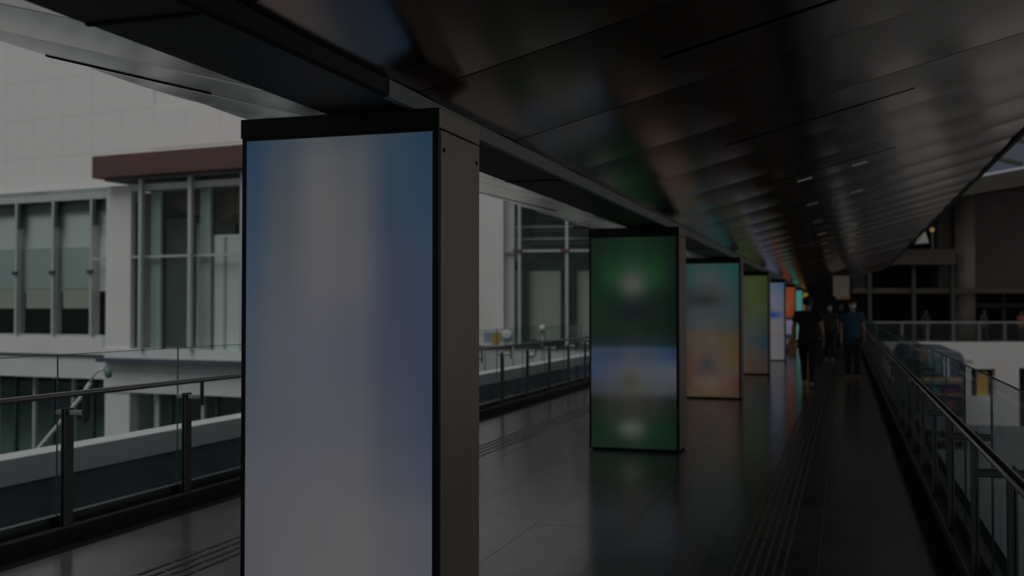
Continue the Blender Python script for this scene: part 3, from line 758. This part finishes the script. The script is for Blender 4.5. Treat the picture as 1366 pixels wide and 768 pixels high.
# ------------------------------------------------------------------ people
def skin(name, nodes, edges, m, parent, sub=2, root=0):
    me = bpy.data.meshes.new(name); me.from_pydata([n[0] for n in nodes], edges, [])
    o = bpy.data.objects.new(name, me); COL.objects.link(o); o.parent = parent; me.materials.append(m)
    bm = bmesh.new(); bm.from_mesh(me); l = bm.verts.layers.skin.verify()
    for v, n in zip(bm.verts, nodes):
        r = n[1]; v[l].radius = r if isinstance(r, tuple) else (r, r)
        v[l].use_root = (v.index == root)
    bm.to_mesh(me); bm.free()
    o.modifiers.new('skin', 'SKIN').use_smooth_shade = True
    s = o.modifiers.new('sub', 'SUBSURF'); s.levels = s.render_levels = sub
    return o
def person(loc, rz, H, label, shirt, trousers, hair, skinc, stride=.18, mask=None, sleeve='short', bulk=1.0, backview=False, shoe=(.02, .02, .02), arms=(0, 0), bag=False, group=None):
    t = tag(empty('person', loc, rz), label, 'person', group)
    S = H / 1.75
    def P(x, y, z): return (x * S, y * S, z * S)
    nd = []; ed = []
    def n(x, y, z, r):
        r = tuple(a * S for a in r) if isinstance(r, tuple) else r * S
        nd.append((P(x, y, z), r)); return len(nd) - 1
    def e(a, b): ed.append((a, b))
    st = stride
    J = {}
    J['pel'] = n(0, 0, .96, (.13 * bulk, .10)); J['sp'] = n(0, 0, 1.12, (.125 * bulk, .095)); J['ch'] = n(0, -.005, 1.33, (.15 * bulk, .11))
    J['nb'] = n(0, .005, 1.45, .07); J['nk'] = n(0, -.005, 1.52, .052); J['jaw'] = n(0, -.025, 1.575, (.055, .065)); J['hd'] = n(0, -.012, 1.655, (.075, .092)); J['tp'] = n(0, .0, 1.715, (.055, .07))
    for a, b in (('pel', 'sp'), ('sp', 'ch'), ('ch', 'nb'), ('nb', 'nk'), ('nk', 'jaw'), ('jaw', 'hd'), ('hd', 'tp')): e(J[a], J[b])
    nose = n(0, -.115, 1.64, .014); e(J['hd'], nose)
    for s in (-1, 1):
        ear = n(s * .088, 0, 1.64, .016); e(J['hd'], ear)
        k = 'l' if s < 0 else 'r'; sw = (-st if s > 0 else st)
        ar = arms[0 if s < 0 else 1]
        J['sh' + k] = n(s * .175 * bulk, 0, 1.42, .062); J['el' + k] = n(s * .225 * bulk, .03 + sw * .2, 1.15, .043)
        J['wr' + k] = n(s * .235 * bulk, -.03 - sw * .5 - ar * .2, .92 + ar * .1, .028); J['pa' + k] = n(s * .235 * bulk, -.05 - sw * .5 - ar * .25, .865 + ar * .11, (.022, .04))
        e(J['ch'], J['sh' + k]); e(J['sh' + k], J['el' + k]); e(J['el' + k], J['wr' + k]); e(J['wr' + k], J['pa' + k])
        px, py, pz = nd[J['pa' + k]][0]; px, py, pz = px / S, py / S, pz / S
        for q, (dy, ln) in enumerate(((-.030, .070), (-.010, .082), (.010, .076), (.030, .058))):
            a = n(px, py + dy, pz - .045, .0095); b = n(px - s * .012, py + dy * 1.05 - .008, pz - .045 - ln * .55, .009); c = n(px - s * .03, py + dy * 1.05 - .012, pz - .045 - ln, .0075)
            e(J['pa' + k], a); e(a, b); e(b, c)
        a = n(px - s * .012, py - .045, pz - .005, .011); b = n(px - s * .02, py - .062, pz - .045, .009); e(J['pa' + k], a); e(a, b)
        J['hip' + k] = n(s * .085 * bulk, 0, .88, (.095 * bulk, .095)); J['kn' + k] = n(s * .09, sw * .55 - .03, .49, .058)
        J['an' + k] = n(s * .09, sw, .10, .038); J['he' + k] = n(s * .09, sw + .03, .045, .038); J['to' + k] = n(s * .105, sw - .15, .035, (.042, .028))
        e(J['pel'], J['hip' + k]); e(J['hip' + k], J['kn' + k]); e(J['kn' + k], J['an' + k]); e(J['an' + k], J['he' + k]); e(J['he' + k], J['to' + k])
    ms = mat('skin_%d' % int(skinc[0] * 1000), skinc, .55)
    body = skin('body', nd, ed, ms, t)
    mshirt = mat('shirt_%s' % label[:40], shirt, .8, 0, .15, 12, .2); mtr = mat('trousers_%s' % label[:40], trousers, .85, 0, .1, 10, .2)
    def sub(name, keys, links, grow, m, extra=None, rad={}):
        idx = {k: i for i, k in enumerate(keys)}
        N = []
        for k in keys:
            p, r = nd[J[k]]; r = tuple(a + grow for a in r) if isinstance(r, tuple) else r + grow
            if k in rad: r = tuple(a * S for a in rad[k])
            if extra and k in extra: p = tuple(Vector(p) + Vector(extra[k]))
            N.append((p, r))
        return skin(name, N, [(idx[a], idx[b]) for a, b in links], m, t)
    if sleeve == 'short':
        # sleeves end above the elbow
        for k in 'lr':
            a = Vector(nd[J['sh' + k]][0]); b = Vector(nd[J['el' + k]][0])
            nd.append((tuple(a.lerp(b, .62)), .052 * S)); J['sl' + k] = len(nd) - 1
    else:
        for k in 'lr': J['sl' + k] = J['el' + k]
    nd.append((P(0, 0, .80), (.165 * bulk * S, .12 * S))); J['hem'] = len(nd) - 1
    ks = ['pel', 'hem', 'sp', 'ch', 'nb', 'shl', 'sll', 'shr', 'slr']; lk = [('pel', 'hem'), ('pel', 'sp'), ('sp', 'ch'), ('ch', 'nb'), ('ch', 'shl'), ('shl', 'sll'), ('ch', 'shr'), ('shr', 'slr')]
    if sleeve == 'long': ks += ['wrl', 'wrr']; lk += [('sll', 'wrl'), ('slr', 'wrr')]
    sub('shirt', ks, lk, .026, mshirt, {'pel': (0, 0, -.02), 'nb': (0, 0, .01)}, {'pel': (.172 * bulk, .13)})
    sub('trousers', ['pel', 'hipl', 'knl', 'anl', 'hipr', 'knr', 'anr'], [('pel', 'hipl'), ('hipl', 'knl'), ('knl', 'anl'), ('pel', 'hipr'), ('hipr', 'knr'), ('knr', 'anr')], .020, mtr, {'pel': (0, 0, .03)}, {'pel': (.160 * bulk, .12)})
    for k in 'lr': sub('shoe', ['he' + k, 'to' + k], [('he' + k, 'to' + k)], .010, mat('shoe_%d' % int(shoe[0] * 100), shoe, .6))
    hp = Vector(nd[J['hd']][0])
    hb = MB().ball((hp.x, hp.y + .018 * S, hp.z + .025 * S), (.092 * S, .108 * S, .092 * S), 18, 12)
    # cut the hair away from the face by flattening the lower front
    hb.v = [(x, y if (z > hp.z + .03 * S or y > hp.y - .02 * S) else hp.y - .02 * S, z) for x, y, z in hb.v]
    hb.build('hair', mat('hair_%d' % int(hair[0] * 1000), hair, .7, 0, .3, 40), t)
    for s in (-1, 1): MB().ball((hp.x + s * .03 * S, hp.y - .086 * S, hp.z + .004 * S), .010 * S, 8, 6).build('eye', mat('eye_dark', (.02, .015, .012), .3), t)
    MB().ball((hp.x, hp.y - .082 * S, hp.z - .062 * S), (.024 * S, .012 * S, .006 * S), 8, 6).build('mouth', mat('lip', (.25, .09, .08), .5), t)
    if mask:
        MB().ball((hp.x, hp.y - .052 * S, hp.z - .042 * S), (.066 * S, .064 * S, .056 * S), 14, 10).build('face_mask', mat('mask_white', mask, .8), t)
    return t
sk = (.42, .24, .17)
person((.16, 24.4, 0), math.radians(2), 1.80, 'person in a blue t-shirt and white face mask, walking nearest the right railing', (.018, .085, .14), (.010, .010, .012), (.02, .014, .012), sk, .16, (.75, .75, .76))
person((-.72, 21.9, 0), math.radians(176), 1.84, 'person in a black t-shirt and dark trousers carrying a tan bag', (.010, .010, .012), (.008, .008, .012), (.015, .012, .010), (.40, .24, .16), .2, None, 'short', 1.18)
person((-.45, 33.5, 0), 0, 1.76, 'person in a dark olive shirt with a pale mask between the two nearer walkers', (.05, .045, .035), (.012, .014, .018), (.02, .015, .012), (.30, .2, .15), .2, (.6, .6, .6), 'short', 1.0, shoe=(.5, .5, .48))
person((-.15, 41, 0), 0, 1.82, 'person in black, farthest back, head beside the hanging beige sign', (.012, .012, .013), (.010, .010, .012), (.012, .01, .01), (.2, .13, .1), .15)
bag = empty('shoulder_bag', (-.72 - .31, 21.80, 0)); tag(bag, 'tan bag held low beside the black-shirted walker', 'bag')
MB().box(-.06, .09, -.12, .1, .62, .98).build('bag_body', mat('tan_leather', (.42, .22, .09), .6, 0, .1, 8), bag, .03)
MB().tube([(.015, -.08, .97), (.03, -.07, 1.04), (.05, -.01, 1.07), (.03, .05, 1.04), (.015, .06, .97)], .01, 6).build('strap', mat('strap_brown', (.2, .1, .05), .6), bag)
def far(xl, d): return (fx * d + math.cos(FA) * xl, fy * d + math.sin(FA) * xl, -.23)
person(far(23.4, 58.5), FA, 1.75, 'distant person in black behind the concourse railing, left of the others', (.012, .012, .014), (.01, .01, .012), (.02, .015, .012), (.12, .07, .05), .1)
person(far(26.6, 58.3), FA + .5, 1.78, 'distant person in dark teal behind the middle of the concourse railing', (.02, .035, .04), (.01, .01, .012), (.02, .015, .012), (.12, .07, .05), .12)
person(far(28.75, 58.4), FA, 1.7, 'distant person in dull red at the right end of the concourse railing', (.20, .06, .04), (.02, .02, .02), (.02, .015, .012), (.12, .07, .05), .1)
